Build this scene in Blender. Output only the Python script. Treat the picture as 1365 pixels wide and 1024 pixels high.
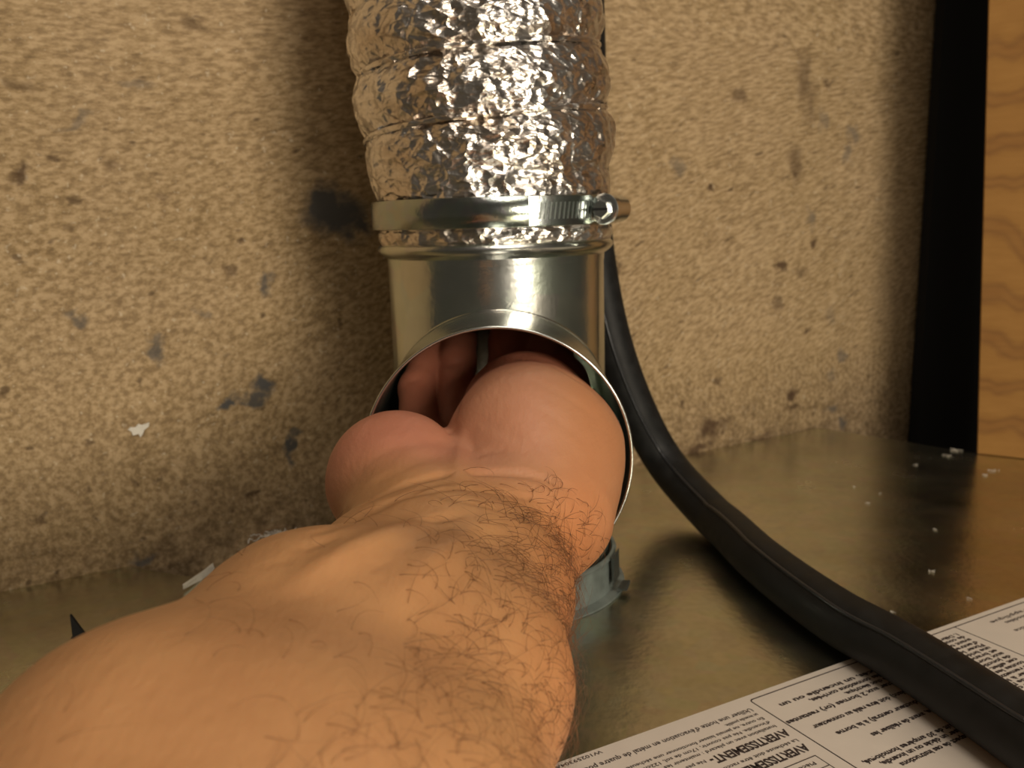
import bpy, bmesh, math, random
import numpy as np
from mathutils import Vector, Matrix, noise
from mathutils.bvhtree import BVHTree

random.seed(7); np.random.seed(7)
S = bpy.context.scene
COL = S.collection
for o in list(bpy.data.objects): bpy.data.objects.remove(o)

# ------------------------------------------------------------------ camera
F, CX, CY, H = 1220.0, 682.5, 512.0, 0.180
_d = np.array([201.0, 6704.0, 1220.0]); _d /= np.linalg.norm(_d)
UZ = -_d
UY = np.array([0, 0, 1.0]) - UZ * UZ[2]; UY /= np.linalg.norm(UY)
UX = np.cross(UY, UZ)
def c2w(v, point=True):                    # lens coordinates (x right, y down, z forward) -> world
    v = np.array(v, float)
    p = Vector((v @ UX, v @ UY, v @ UZ))
    return p + Vector((0, 0, H)) if point else p
def P(px, py, z): return c2w(((px - CX) / F * z, (py - CY) / F * z, z))
def ray(px, py): return c2w(((px - CX) / F, (py - CY) / F, 1.0), False).normalized()
EYE = Vector((0, 0, H))
def on_plane(px, py, p0, n):
    r = ray(px, py); t = (p0 - EYE).dot(n) / r.dot(n)
    return EYE + r * t
def G(px, py, z=0.0): return on_plane(px, py, Vector((0, 0, z)), Vector((0, 0, 1)))

cam = bpy.data.cameras.new('camera'); cam_o = bpy.data.objects.new('camera', cam); COL.objects.link(cam_o)
cam.sensor_width = 36; cam.lens = F / 1365 * 36; cam.clip_start = 0.005
xr = c2w((1, 0, 0), False); yu = c2w((0, -1, 0), False); zb = c2w((0, 0, -1), False)
cam_o.matrix_world = Matrix(((xr.x, yu.x, zb.x, 0), (xr.y, yu.y, zb.y, 0), (xr.z, yu.z, zb.z, H), (0, 0, 0, 1)))
cam.dof.use_dof = True; cam.dof.focus_distance = 0.27; cam.dof.aperture_fstop = 22
S.camera = cam_o

# ------------------------------------------------------------------ world, light, exposure
w = bpy.data.worlds.new('world'); S.world = w; w.use_nodes = True
w.node_tree.nodes['Background'].inputs[0].default_value = (1.0, 0.84, 0.64, 1)
w.node_tree.nodes['Background'].inputs[1].default_value = 0.045
def lamp(name, loc, power, r, colr):
    l = bpy.data.lights.new(name, 'POINT'); l.energy = power; l.shadow_soft_size = r; l.color = colr
    o = bpy.data.objects.new(name, l); o.location = loc; COL.objects.link(o); return o
lamp('work_lamp', (0.50, -0.50, H + 0.13), 27.0, 0.18, (1.0, 0.87, 0.69))
al = bpy.data.lights.new('ceiling_lamp', 'AREA'); al.shape = 'DISK'; al.size = 0.7; al.energy = 8; al.color = (1.0, 0.86, 0.70)
ao = bpy.data.objects.new('ceiling_lamp', al); ao.location = (0.25, -0.35, 1.55); ao.rotation_euler = (math.radians(22), 0, 0); COL.objects.link(ao)
vs = S.view_settings
vs.view_transform = 'Standard'; vs.look = 'None'; vs.gamma = 1; vs.use_curve_mapping = False
vs.exposure = 0.14

# ------------------------------------------------------------------ helpers
def link(name, me, m=None, parent=None, label=None, cat=None, group=None, kind=None, loc=None):
    o = bpy.data.objects.new(name, me); COL.objects.link(o)
    if m is not None and me is not None: me.materials.append(m)
    if parent is not None: o.parent = parent
    if loc is not None: o.location = loc
    for k, v in (('label', label), ('category', cat), ('group', group), ('kind', kind)):
        if v: o[k] = v
    return o
def thing(name, label, cat, loc=(0, 0, 0), group=None):
    return link(name, None, None, None, label, cat, group, None, loc)
def mesh_from(name, verts, faces, smooth=True):
    me = bpy.data.meshes.new(name); me.from_pydata([tuple(v) for v in verts], [], faces)
    if smooth: me.polygons.foreach_set('use_smooth', [True] * len(me.polygons))
    me.update(); return me
def bm_mesh(name, bm, angle=None):
    bmesh.ops.recalc_face_normals(bm, faces=bm.faces)
    me = bpy.data.meshes.new(name); bm.to_mesh(me); bm.free()
    if angle is not None: smooth_angle(me, angle)
    return me
def smooth_angle(me, deg=35):
    me.polygons.foreach_set('use_smooth', [True] * len(me.polygons))
    bm = bmesh.new(); bm.from_mesh(me)
    for e in bm.edges:
        e.smooth = not (len(e.link_faces) == 2 and e.calc_face_angle(0) > math.radians(deg)) 
    bm.to_mesh(me); bm.free()
def rel(me, parent):                        # move mesh data written in world space into the parent's frame
    me.transform(Matrix.Translation(-Vector(parent.location))); return me
def box_bm(bm, c, u, v, n, su, sv, sn):
    u, v, n = Vector(u), Vector(v), Vector(n); c = Vector(c); vv = []
    for a in (-1, 1):
        for b in (-1, 1):
            for d in (-1, 1): vv.append(bm.verts.new(c + u * a * su / 2 + v * b * sv / 2 + n * d * sn / 2))
    for f in ((0, 1, 3, 2), (4, 6, 7, 5), (0, 4, 5, 1), (2, 3, 7, 6), (0, 2, 6, 4), (1, 5, 7, 3)):
        bm.faces.new([vv[i] for i in f])
def tube(pts, radii, seg=24, caps=True):
    pts = [Vector(p) for p in pts]; n = len(pts); V = []; Fc = []
    t0 = (pts[1] - pts[0]).normalized(); a = t0.orthogonal().normalized()
    for i, p in enumerate(pts):
        t = (pts[min(i + 1, n - 1)] - pts[max(i - 1, 0)]).normalized()
        a = (a - t * a.dot(t)).normalized(); b = t.cross(a)
        r = radii[i] if hasattr(radii, '__len__') else radii
        for k in range(seg):
            an = 2 * math.pi * k / seg; V.append(p + (a * math.cos(an) + b * math.sin(an)) * r)
    for i in range(n - 1):
        for k in range(seg):
            k2 = (k + 1) % seg; Fc.append((i * seg + k, i * seg + k2, (i + 1) * seg + k2, (i + 1) * seg + k))
    if caps: Fc.append(tuple(range(seg))[::-1]); Fc.append(tuple(range((n - 1) * seg, n * seg)))
    return V, Fc
def spline(pts, n):
    pts = [Vector(p) for p in pts]; q = [pts[0] * 2 - pts[1]] + pts + [pts[-1] * 2 - pts[-2]]; out = []
    m = len(pts) - 1
    for i in range(n + 1):
        x = i / n * m; k = min(int(x), m - 1); t = x - k; p0, p1, p2, p3 = q[k:k + 4]
        out.append(0.5 * (2 * p1 + (p2 - p0) * t + (2 * p0 - 5 * p1 + 4 * p2 - p3) * t * t + (3 * p1 - p0 - 3 * p2 + p3) * t ** 3))
    return out
def lathe(prof, c, seg=160, closed=True):   # prof: (r, z) loop around the vertical through c
    V, Fc = [], []; n = len(prof)
    for k in range(seg):
        an = 2 * math.pi * k / seg
        for r, z in prof: V.append((c[0] + r * math.cos(an), c[1] + r * math.sin(an), c[2] + z))
    for k in range(seg):
        k2 = (k + 1) % seg
        for i in range(n if closed else n - 1):
            j = (i + 1) % n; Fc.append((k * n + i, k2 * n + i, k2 * n + j, k * n + j))
    return V, Fc

# ------------------------------------------------------------------ node helpers
class NT:
    def __init__(s, name):
        s.m = bpy.data.materials.new(name); s.m.use_nodes = True; s.t = s.m.node_tree
        s.b = s.t.nodes['Principled BSDF']; s.o = s.t.nodes['Material Output']
    def put(s, sock, v):
        if isinstance(v, bpy.types.NodeSocket): s.t.links.new(v, sock)
        elif v is not None:
            if hasattr(v, '__len__') and len(v) == 3 and sock.type == 'RGBA': v = (*v, 1)
            sock.default_value = v
    def node(s, t, ins=None, out=0, **kw):
        n = s.t.nodes.new(t)
        for k, v in kw.items(): setattr(n, k, v)
        for k, v in (ins or {}).items(): s.put(n.inputs[k], v)
        return n.outputs[out]
    def coord(s, scale=(1, 1, 1), out=3):
        c = s.node('ShaderNodeTexCoord', out=out)
        return s.node('ShaderNodeMapping', {0: c, 3: scale})
    def noise(s, v, sc, det=4, rough=0.55, dist=0.0, out=0):
        return s.node('ShaderNodeTexNoise', {'Vector': v, 'Scale': sc, 'Detail': det, 'Roughness': rough, 'Distortion': dist}, out)
    def ramp(s, x, stops, interp='LINEAR'):
        n = s.t.nodes.new('ShaderNodeValToRGB'); n.color_ramp.interpolation = interp; e = n.color_ramp.elements
        while len(e) < len(stops): e.new(0.5)
        for k, (p, c) in enumerate(stops):
            e[k].position = p; e[k].color = (*c, 1) if hasattr(c, '__len__') else (c, c, c, 1)
        s.put(n.inputs[0], x); return n.outputs[0]
    def mix(s, f, a, b, mode='MIX'):
        n = s.t.nodes.new('ShaderNodeMix'); n.data_type = 'RGBA'; n.blend_type = mode
        s.put(n.inputs[0], f); s.put(n.inputs[6], a); s.put(n.inputs[7], b); return n.outputs[2]
    def math(s, op, a, b=None, c=None, clamp=False):
        n = s.t.nodes.new('ShaderNodeMath'); n.operation = op; n.use_clamp = clamp
        s.put(n.inputs[0], a)
        if b is not None: s.put(n.inputs[1], b)
        if c is not None: s.put(n.inputs[2], c)
        return n.outputs[0]
    def bump(s, h, strength, dist):
        s.put(s.b.inputs['Normal'], s.node('ShaderNodeBump', {'Height': h, 'Strength': strength, 'Distance': dist}))
    def set(s, **kw):
        for k, v in kw.items(): s.put(s.b.inputs[k.replace('_', ' ')], v)
        return s.m

def simple(name, c, rough=0.5, metal=0.0, var=0.12, sc=60, bump=0.0):
    t = NT(name); v = t.coord(); n = t.noise(v, sc)
    a = tuple(x * (1 - var) for x in c); b = tuple(min(1, x * (1 + var)) for x in c)
    t.set(Base_Color=t.ramp(n, [(0.3, a), (0.7, b)]), Roughness=rough, Metallic=metal)
    if bump: t.bump(n, bump, 0.001)
    return t.m

# ------------------------------------------------------------------ wall plane
W0, W1 = G(0, 789), G(1015, 585)
wdir = (W1 - W0); wdir.z = 0; wdir.normalize()
wn = Vector((wdir.y, -wdir.x, 0))            # towards the viewer
WO = W0.copy(); WO.z = 0
def wall_xy(px, py):
    p = on_plane(px, py, WO, wn) - WO
    return p.dot(wdir), p.z

def concrete():
    t = NT('concrete'); v = t.coord(); vs_ = t.coord((0.42, 1, 1.15))
    sep = t.node('ShaderNodeSeparateXYZ', {0: v}, 2)
    up = t.node('ShaderNodeMapRange', {0: sep, 1: 0.06, 2: 0.30, 3: 0.0, 4: 1.0})
    vm = t.mix(up, v, vs_)
    fine = t.noise(vm, 290, 5, 0.62); mid = t.noise(vm, 92, 5, 0.65); big = t.noise(v, 9, 3)
    c = t.ramp(mid, [(0.30, (0.27, 0.19, 0.105)), (0.47, (0.47, 0.35, 0.20)), (0.66, (0.66, 0.52, 0.335))])
    c = t.mix(0.70, c, t.ramp(fine, [(0.38, (0.17, 0.115, 0.065)), (0.49, (0.47, 0.355, 0.21)), (0.60, (0.80, 0.64, 0.44))]))
    c = t.mix(0.35, c, t.ramp(big, [(0.3, (0.42, 0.32, 0.17)), (0.7, (0.56, 0.44, 0.30))]))
    pit = t.noise(vm, 120, 2, 0.5); c = t.mix(t.ramp(pit, [(0.65, 0.0), (0.74, 0.7)]), c, (0.10, 0.065, 0.04))
    spk = t.noise(v, 330, 2, 0.5); c = t.mix(t.ramp(spk, [(0.64, 0.0), (0.74, 0.6)]), c, (0.82, 0.74, 0.60))
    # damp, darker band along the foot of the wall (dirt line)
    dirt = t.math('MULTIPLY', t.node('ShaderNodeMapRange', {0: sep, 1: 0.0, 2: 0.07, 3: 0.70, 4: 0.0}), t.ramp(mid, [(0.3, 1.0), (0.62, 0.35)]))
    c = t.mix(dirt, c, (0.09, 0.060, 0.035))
    # stains: x, y in the picture, half width, half height (metres), strength
    dn = t.noise(v, 75, 3, out=1)
    dv = t.node('ShaderNodeVectorMath', {0: dn, 1: (0.5, 0.5, 0.5)}, operation='SUBTRACT')
    dv = t.node('ShaderNodeVectorMath', {0: dv, 3: 0.024}, operation='SCALE')
    vv = t.node('ShaderNodeVectorMath', {0: v, 1: dv}, operation='ADD')
    blue = [(450, 285, .020, .012, 1), (430, 270, .012, .011, .9), (478, 300, .012, .008, .9), (437, 246, .006, .005, .4), (350, 516, .008, .006, .95), (340, 532, .009, .004, .85), (303, 538, .008, .0035, .95), (318, 528, .004, .003, .5),
            (212, 468, .0045, .007, .7), (205, 455, .004, .004, .6), (103, 424, .006, .004, .6), (352, 378, .004, .006, .7), (388, 597, .0035, .009, .9), (395, 578, .004, .004, .7),
            (103, 160, .008, .003, .45), (180, 112, .008, .0035, .4), (1097, 160, .006, .008, .4), (1137, 180, .008, .007, .5), (1130, 205, .006, .008, .45), (1110, 545, .007, .005, .55),
            (1110, 500, .008, .006, .35), (905, 222, .009, .006, .45), (1082, 291, .007, .008, .5), (1123, 474, .006, .004, .55), (1125, 562, .006, .005, .65), (270, 412, .004, .003, .4), (190, 745, .008, .003, .7), (1105, 418, .007, .008, .25)]
    brown = [(947, 252, .005, .004, .75), (985, 130, .008, .006, .5), (1072, 105, .009, .022, .45), (1080, 140, .008, .018, .4), (1060, 220, .008, .017, .45), (1058, 232, .004, .004, .6), (1085, 321, .007, .0035, .7), (1043, 357, .006, .005, .75),
             (1068, 363, .006, .005, .45), (1037, 405, .006, .007, .5), (1074, 442, .005, .003, .75), (1055, 525, .007, .006, .8), (1060, 545, .009, .004, .65), (957, 509, .005, .003, .6), (945, 572, .012, .009, .75), (963, 560, .010, .006, .5),
             (825, 360, .005, .004, .6), (1105, 107, .008, .003, .55), (930, 598, .012, .004, .7), (25, 237, .006, .004, .7), (255, 32, .006, .004, .45), (220, 265, .005, .003, .4), (22, 112, .007, .004, .4),
             (60, 690, .003, .002, .5), (335, 655, .006, .0025, .6), (320, 322, .003, .002, .6), (305, 357, .005, .004, .5), (97, 300, .004, .003, .4), (150, 213, .006, .003, .35), (1010, 585, .02, .003, .5), (1082, 590, .016, .003, .4)]
    for lst, colr in ((blue, (0.12, 0.125, 0.135)), (brown, (0.075, 0.042, 0.026))):
        acc = None
        for px, py, rx, ry, st in lst:
            x, z = wall_xy(px, py)
            q = t.node('ShaderNodeVectorMath', {0: vv, 1: (x, 0, z)}, operation='SUBTRACT')
            q = t.node('ShaderNodeVectorMath', {0: q, 1: (1 / rx, 0, 1 / ry)}, operation='MULTIPLY')
            l = t.node('ShaderNodeVectorMath', {0: q}, out=1, operation='LENGTH')
            mr = t.node('ShaderNodeMapRange', {0: l, 1: 1.25, 2: 0.45, 3: 0.0, 4: min(1, st * 1.1)})
            acc = mr if acc is None else t.math('MAXIMUM', acc, mr)
        c = t.mix(acc, c, colr)
    c = t.mix(1.0, c, (0.77, 0.715, 0.64), 'MULTIPLY')
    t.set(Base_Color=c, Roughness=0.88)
    t.put(t.b.inputs['Specular IOR Level'], 0.25)
    t.bump(t.math('ADD', t.math('MULTIPLY', fine, 0.7), mid), 0.38, 0.0018)
    return t.m

def galvanised(name, c, rough, spang=90, brush=0.0, dull=0.3):
    t = NT(name); v = t.coord()
    vo = t.node('ShaderNodeTexVoronoi', {'Vector': v, 'Scale': spang}, 1)
    n = t.noise(v, 22, 5, 0.6); f = t.noise(v, 260, 4, 0.6)
    a = tuple(x * (1 - dull) for x in c); b = tuple(min(1, x * (1 + dull * .6)) for x in c)
    cc = t.mix(0.12, t.mix(f, a, b), vo, 'SOFT_LIGHT')
    cc = t.mix(t.ramp(n, [(0.35, 0.35), (0.6, 0.0)]), cc, tuple(x * 0.55 for x in c))
    t.set(Base_Color=cc, Metallic=1.0, Roughness=t.math('MULTIPLY_ADD', n, 0.16, rough - 0.08))
    t.bump(f, 0.28, 0.0004)
    return t.m

def foil():
    t = NT('crinkled_foil'); v = t.coord((1, 1, 1.8))
    d = t.noise(v, 60, 2, out=1)
    vd = t.mix(0.012, v, d)
    c1 = t.node('ShaderNodeTexVoronoi', {'Vector': vd, 'Scale': 150}, 0)
    c2 = t.node('ShaderNodeTexVoronoi', {'Vector': vd, 'Scale': 85}, 0)
    n = t.noise(v, 190, 3, 0.5)
    h = t.math('ADD', t.math('ADD', c1, t.math('MULTIPLY', c2, 1.6)), t.math('MULTIPLY', n, 0.5))
    t.set(Base_Color=t.ramp(t.noise(v, 30, 3), [(0.35, (0.70, 0.62, 0.54)), (0.6, (0.90, 0.88, 0.86))]), Metallic=1.0, Roughness=0.28)
    t.bump(h, 0.75, 0.0022)
    return t.m

def plywood():
    t = NT('plywood'); v = t.coord((1.0, 1, 0.55)); d = t.noise(v, 6, 2)
    wv = t.node('ShaderNodeTexWave', {'Vector': v, 'Scale': 17, 'Distortion': 9.0, 'Detail': 2.5, 'Detail Scale': 0.9}, 0, bands_direction='Z')
    f = t.noise(t.coord((0.2, 1, 1)), 260, 4)
    c = t.ramp(wv, [(0.0, (0.33, 0.165, 0.036)), (0.55, (0.29, 0.14, 0.028)), (0.88, (0.13, 0.052, 0.010)), (1.0, (0.22, 0.095, 0.02))])
    c = t.mix(0.30, c, t.ramp(f, [(0.3, (0.26, 0.12, 0.03)), (0.7, (0.46, 0.25, 0.075))]))
    c = t.mix(0.35, c, t.ramp(d, [(0.35, (0.20, 0.085, 0.018)), (0.65, (0.34, 0.175, 0.04))]))
    t.set(Base_Color=c, Roughness=0.55); t.bump(f, 0.25, 0.0006)
    return t.m

M = dict(concrete=concrete(), sheet=galvanised('galvanised_sheet', (0.70, 0.70, 0.58), 0.25, 120, dull=0.22),
         tee=galvanised('zinc_pipe', (0.62, 0.65, 0.60), 0.22, 60, dull=0.06), foil=foil(), ply=plywood(),
         band=galvanised('clamp_steel', (0.50, 0.55, 0.52), 0.20, 200, dull=0.08),
         screw=simple('screw_steel', (0.72, 0.76, 0.76), 0.22, 1.0, 0.05),
         dark=simple('dark_metal', (0.03, 0.03, 0.032), 0.5, 0.6), cab=simple('cabinet_paint', (0.20, 0.20, 0.19), 0.5, 0.0, 0.05),
         floor=simple('floor_concrete', (0.16, 0.13, 0.10), 0.85, 0, 0.25, 8),
         white=simple('white_flake', (0.74, 0.71, 0.64), 0.8, 0, 0.06, 300), lint=simple('lint', (0.62, 0.58, 0.52), 0.95, 0, 0.1, 400),
         paper=simple('label_paper', (0.66, 0.60, 0.535), 0.42, 0, 0.025, 90), ink=simple('label_ink', (0.035, 0.026, 0.028), 0.5, 0, 0.2, 900),
         gloss=simple('glossy_rubber', (.016, .018, .022), .30),
         tab=simple('tarnished_tab', (.07, .08, .075), .5, .6),
         slot=simple('slot_shade', (0.16, 0.18, 0.17), 0.4, 0.7),
         seal=simple('grey_sealant', (0.16, 0.19, 0.18), 0.5, 0.3, 0.25, 120, 0.3))

# ------------------------------------------------------------------ setting
def build_wall():
    # a fine grid in the part near the camera, rough relief in the mesh itself
    nx, nz = 420, 300; L0, L1, Z0, Z1 = -0.55, 1.15, -0.32, 0.75
    xs = np.linspace(L0, L1, nx); zs = np.linspace(Z0, Z1, nz); V = []
    for z in zs:
        for x in xs:
            d = noise.fractal(Vector((x * 30, 0, z * 34)), 0.8, 2.0, 3) * 0.0012 + noise.noise(Vector((x * 9, 3, z * 9))) * 0.0022
            V.append((x, -d, z))
    Fc = [(j * nx + i, j * nx + i + 1, (j + 1) * nx + i + 1, (j + 1) * nx + i) for j in range(nz - 1) for i in range(nx - 1)]
    nb = len(V)
    ring = [(L0, 0.2, Z0), (L1, 0.2, Z0), (L1, 0.2, Z1), (L0, 0.2, Z1)]; V += ring
    c = [0, nx - 1, nz * nx - 1, (nz - 1) * nx]
    Fc += [(nb, nb + 1, c[1], c[0]), (nb + 1, nb + 2, c[2], c[1]), (nb + 2, nb + 3, c[3], c[2]), (nb + 3, nb, c[0], c[3]), (nb + 3, nb + 2, nb + 1, nb)]
    me = mesh_from('wall', V, Fc)
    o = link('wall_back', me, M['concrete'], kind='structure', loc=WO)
    o.rotation_euler = (0, 0, math.atan2(wdir.y, wdir.x))
build_wall()
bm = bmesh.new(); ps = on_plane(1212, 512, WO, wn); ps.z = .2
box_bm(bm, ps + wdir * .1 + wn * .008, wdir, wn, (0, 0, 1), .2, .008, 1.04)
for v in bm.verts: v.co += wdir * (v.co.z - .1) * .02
link('shade_strip_1', bm_mesh('shade_strip_1', bm), simple('shade_black', (.006, .006, .006), .9), kind='structure')  # added black strip, painted stand-in for the deep shadow beside the board
bm = bmesh.new(); box_bm(bm, (0.2, 0.2, -0.33), (1, 0, 0), (0, 1, 0), (0, 0, 1), 3.0, 3.0, 0.02)
link('floor', bm_mesh('floor', bm), M['floor'], kind='structure')

# ------------------------------------------------------------------ metal cabinet whose top is the sheet
edge_px = [(151, 755), (168, 755.5), (245, 768), (330, 786), (415, 800), (440, 702)]
g = lambda x, y: G(x, y)
back = [g(-260, 841)] + [g(*p) for p in edge_px]
off = wn * 0.0015
line = [WO + wdir * ((g(x, y) - WO).dot(wdir)) + off for x, y in ((445, 699), (700, 648), (1108, 574))]
back += line + [g(1200, 588), g(1300, 604.5), g(1365, 612), Vector((0.62, 0.46, 0))]
outline = [Vector((-0.62, -0.22, 0)), Vector((-0.62, back[0].y + 0.0, 0))] + back + [Vector((0.62, -0.22, 0))]
cab = thing('metal_cabinet', 'galvanised sheet metal top of the appliance under the hose and printed label', 'appliance', (0, 0.2, -0.32))
bm = bmesh.new()
top = [bm.verts.new(p) for p in outline]; bm.faces.new(top)
r = bmesh.ops.extrude_face_region(bm, geom=list(bm.faces)); bmesh.ops.translate(bm, verts=[v for v in r['geom'] if isinstance(v, bmesh.types.BMVert)], vec=(0, 0, -0.0012))
link('top_panel', rel(bm_mesh('top_panel', bm), cab), M['sheet'], cab)
bm = bmesh.new()
cen = Vector((0, 0.1, 0))
lo = [bm.verts.new((cen + (p - cen) * 0.985) + Vector((0, 0, -0.0014))) for p in outline]
fb = bm.faces.new(lo); r = bmesh.ops.extrude_face_region(bm, geom=[fb])
bmesh.ops.translate(bm, verts=[v for v in r['geom'] if isinstance(v, bmesh.types.BMVert)], vec=(0, 0, -0.3175))
link('cabinet_body', rel(bm_mesh('cabinet_body', bm), cab), M['cab'], cab)
# small dark fin standing on the sheet
fp = G(105, 851)
fin = thing('metal_tab', 'tiny dark pointed tab sticking up from the sheet metal left of the forearm', 'tab', fp)
bm = bmesh.new()
a = [G(97, 853), G(117, 850)]; t_ = ray(97, 819); t3 = EYE + t_ * (a[0].xy.length / t_.xy.length)
vb = [bm.verts.new(p) for p in (a[0], a[1], a[1] + Vector((-.0012, 0, .0012)), Vector((a[0].x, a[0].y, t3.z)))]
f = bm.faces.new(vb); r = bmesh.ops.extrude_face_region(bm, geom=[f]); bmesh.ops.translate(bm, verts=[v for v in r['geom'] if isinstance(v, bmesh.types.BMVert)], vec=(0.0003, 0.0012, 0))
link('fin', rel(bm_mesh('fin', bm), fin), M['dark'], fin)
bm = bmesh.new(); box_bm(bm, fp + Vector((0, 0.002, 0.0002)), (1, 0, 0), (0, 1, 0), (0, 0, 1), 0.007, 0.004, 0.0004)
link('foot', rel(bm_mesh('foot', bm), fin), M['dark'], fin)

# ------------------------------------------------------------------ plywood board at the right
b0 = G(1302, 605.5); b1 = G(1366, 612.5); bd = (b1 - b0); bd.z = 0; bd.normalize(); bn = Vector((bd.y, -bd.x, 0))
if bn.y > 0: bn = -bn
bm = bmesh.new(); lean = Vector((0.018, 0, 0))
box_bm(bm, (0.075, 0.009, 0.36), (1, 0, 0), (0, 1, 0), (0, 0, 1), 0.15, 0.018, 0.72)
for v in bm.verts: v.co.x -= 0.033 * v.co.z
bmesh.ops.bevel(bm, geom=list(bm.edges), offset=0.0008, segments=1, affect='EDGES')
o = link('plywood_board', bm_mesh('plywood_board', bm), M['ply'], None, 'warm brown plywood board with curving grain standing at the right edge', 'board', loc=b0 + Vector((0, 0, 0.0002)))
o.rotation_euler = (0, 0, math.atan2(bd.y, bd.x))

# ------------------------------------------------------------------ tee fitting
AX = P(663, 400, 0.438); AX.z = 0
OC = P(664, 614, 0.342)                      # centre of the open mouth
R, TH = 0.0508, 0.0009
zb_ = OC.z; ztop = P(660, 318, 0.388).z
bdir = Vector((OC.x - AX.x, OC.y - AX.y, 0)); Lb = bdir.length; bdir.normalize()
def cyl(name, r, z0, z1, axis=None, c=None, seg=144):
    if axis is None: V, Fc = tube([(AX.x, AX.y, z0), (AX.x, AX.y, z1)], r, seg)
    else: V, Fc = tube([c[0], c[1]], r, seg)
    me = mesh_from(name, V, Fc, False); return bpy.data.objects.new(name, me)
def boolean(a, b, op):
    COL.objects.link(a) if a.name not in COL.objects else None
    COL.objects.link(b) if b.name not in COL.objects else None
    m = a.modifiers.new('b', 'BOOLEAN'); m.operation = op; m.object = b; m.solver = 'EXACT'
    dg = bpy.context.evaluated_depsgraph_get(); me = bpy.data.meshes.new_from_object(a.evaluated_get(dg))
    bpy.data.objects.remove(a); bpy.data.objects.remove(b)
    return bpy.data.objects.new('t', me)
axc = Vector((AX.x, AX.y, zb_))
RB = R * 0.993
tz0, tz1 = 0.018, P(660, 352, 0.388).z
outer = boolean(cyl('o1', R, tz0, tz1), cyl('o2', RB, 0, 0, True, (axc, axc + bdir * Lb)), 'UNION')
inner = boolean(cyl('i1', R - TH, tz0 - .01, tz1 + .01), cyl('i2', RB - TH, 0, 0, True, (axc, axc + bdir * (Lb + .01))), 'UNION')
teem = boolean(outer, inner, 'DIFFERENCE').data
bmt = bmesh.new(); bmt.from_mesh(teem); bmesh.ops.remove_doubles(bmt, verts=bmt.verts, dist=1e-6); bmesh.ops.recalc_face_normals(bmt, faces=bmt.faces); bmt.to_mesh(teem); bmt.free()
teem.name = 'tee_body'; smooth_angle(teem, 32); teem.materials.clear()
tee = thing('vent_tee', 'shiny galvanised vent tee with open round mouth facing the viewer around the hand', 'pipe fitting', (AX.x, AX.y, 0.0))
link('tee_body', rel(teem, tee), M['tee'], tee)
def lathe_part(name, prof, mat, ang=30, seg=160, par=tee):
    V, Fc = lathe(prof, (AX.x, AX.y, 0), seg); me = mesh_from(name, V, Fc); smooth_angle(me, ang)
    return link(name, rel(me, par), mat, par)
# upper collar with rolled bead
def arc(r0, z0, br, n=9): return [(r0 + br * math.sin(math.pi * k / (n - 1)), z0 - br + 2 * br * k / (n - 1)) for k in range(n)]
zc = tz1
prof = [(R + .0002, zc - .001), (R + .0003, zc + .0015)] + arc(R + .0003, zc + .0062, .0042) + [(R - .0006, zc + .0105), (R - .0012, zc + .03), (R - .002, zc + .03), (R - .002, zc - .001)]
lathe_part('upper_collar', prof, M['tee'])
# saddle seam: raised lip following the branch joint
pts = []
for k in range(161):
    ph = 2 * math.pi * k / 160; off_ = RB * math.cos(ph); zz = RB * math.sin(ph); dep = math.sqrt(max(R * R - off_ * off_, 0))
    side = Vector((-bdir.y, bdir.x, 0)); pts.append(axc + side * off_ + Vector((0, 0, zz)) + bdir * (dep + 0.0008))
V, Fc = tube(pts, 0.0008, 8, False); link('saddle_seam', rel(mesh_from('saddle_seam', V, Fc), tee), M['tee'], tee)
# rolled rim of the mouth
side = Vector((-bdir.y, bdir.x, 0))
pts = [axc + bdir * Lb + (side * math.cos(2 * math.pi * k / 160) + Vector((0, 0, 1)) * math.sin(2 * math.pi * k / 160)) * (RB - TH / 2) for k in range(161)]
V, Fc = tube(pts, 0.00062, 8, False); link('mouth_rim', rel(mesh_from('mouth_rim', V, Fc), tee), M['screw'], tee, label='bright cut edge of the round mouth')
prof = [(R + .0002, .012), (R + .0008, .012), (R + .0008, .024)] + arc(R + .0006, .0265, .0012, 7) + [(R + .0002, .029)]
lathe_part('lower_collar', prof, M['tee'])

out = thing('outlet_collar', 'blue-grey sheet metal outlet collar under the vent tee, beside the forearm', 'collar', (AX.x, AX.y, 0))
prof = [(R + .0085, 0.0002), (R + .0085, .0010), (R + .0042, .0022), (R + .0036, .0035), (R + .0036, .0165)] + arc(R + .0036, .0178, .0010, 7) + [(R + .0026, .019), (R + .0026, .0002)]
lathe_part('collar_ring', prof, M['seal'], par=out)
# bent tab at the right of the collar
ang = math.atan2(-0.35, 1.0)
rd = Vector((math.cos(ang), math.sin(ang), 0)); tg = Vector((-rd.y, rd.x, 0)); bm = bmesh.new()
box_bm(bm, Vector((AX.x, AX.y, .012)) + rd * (R + .0062), tg, (0, 0, 1), rd, .013, .014, .0010)
box_bm(bm, Vector((AX.x, AX.y, .0028)) + rd * (R + .0095), tg, (0, 0, 1), rd, .010, .0012, .004)
for v in bm.verts: v.co += Vector((random.uniform(-1, 1), random.uniform(-1, 1), random.uniform(0, 1))) * .0009
bmesh.ops.subdivide_edges(bm, edges=list(bm.edges), cuts=2)
link('bent_tab', rel(bm_mesh('bent_tab', bm, 40), out), M['tab'], out)

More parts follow.
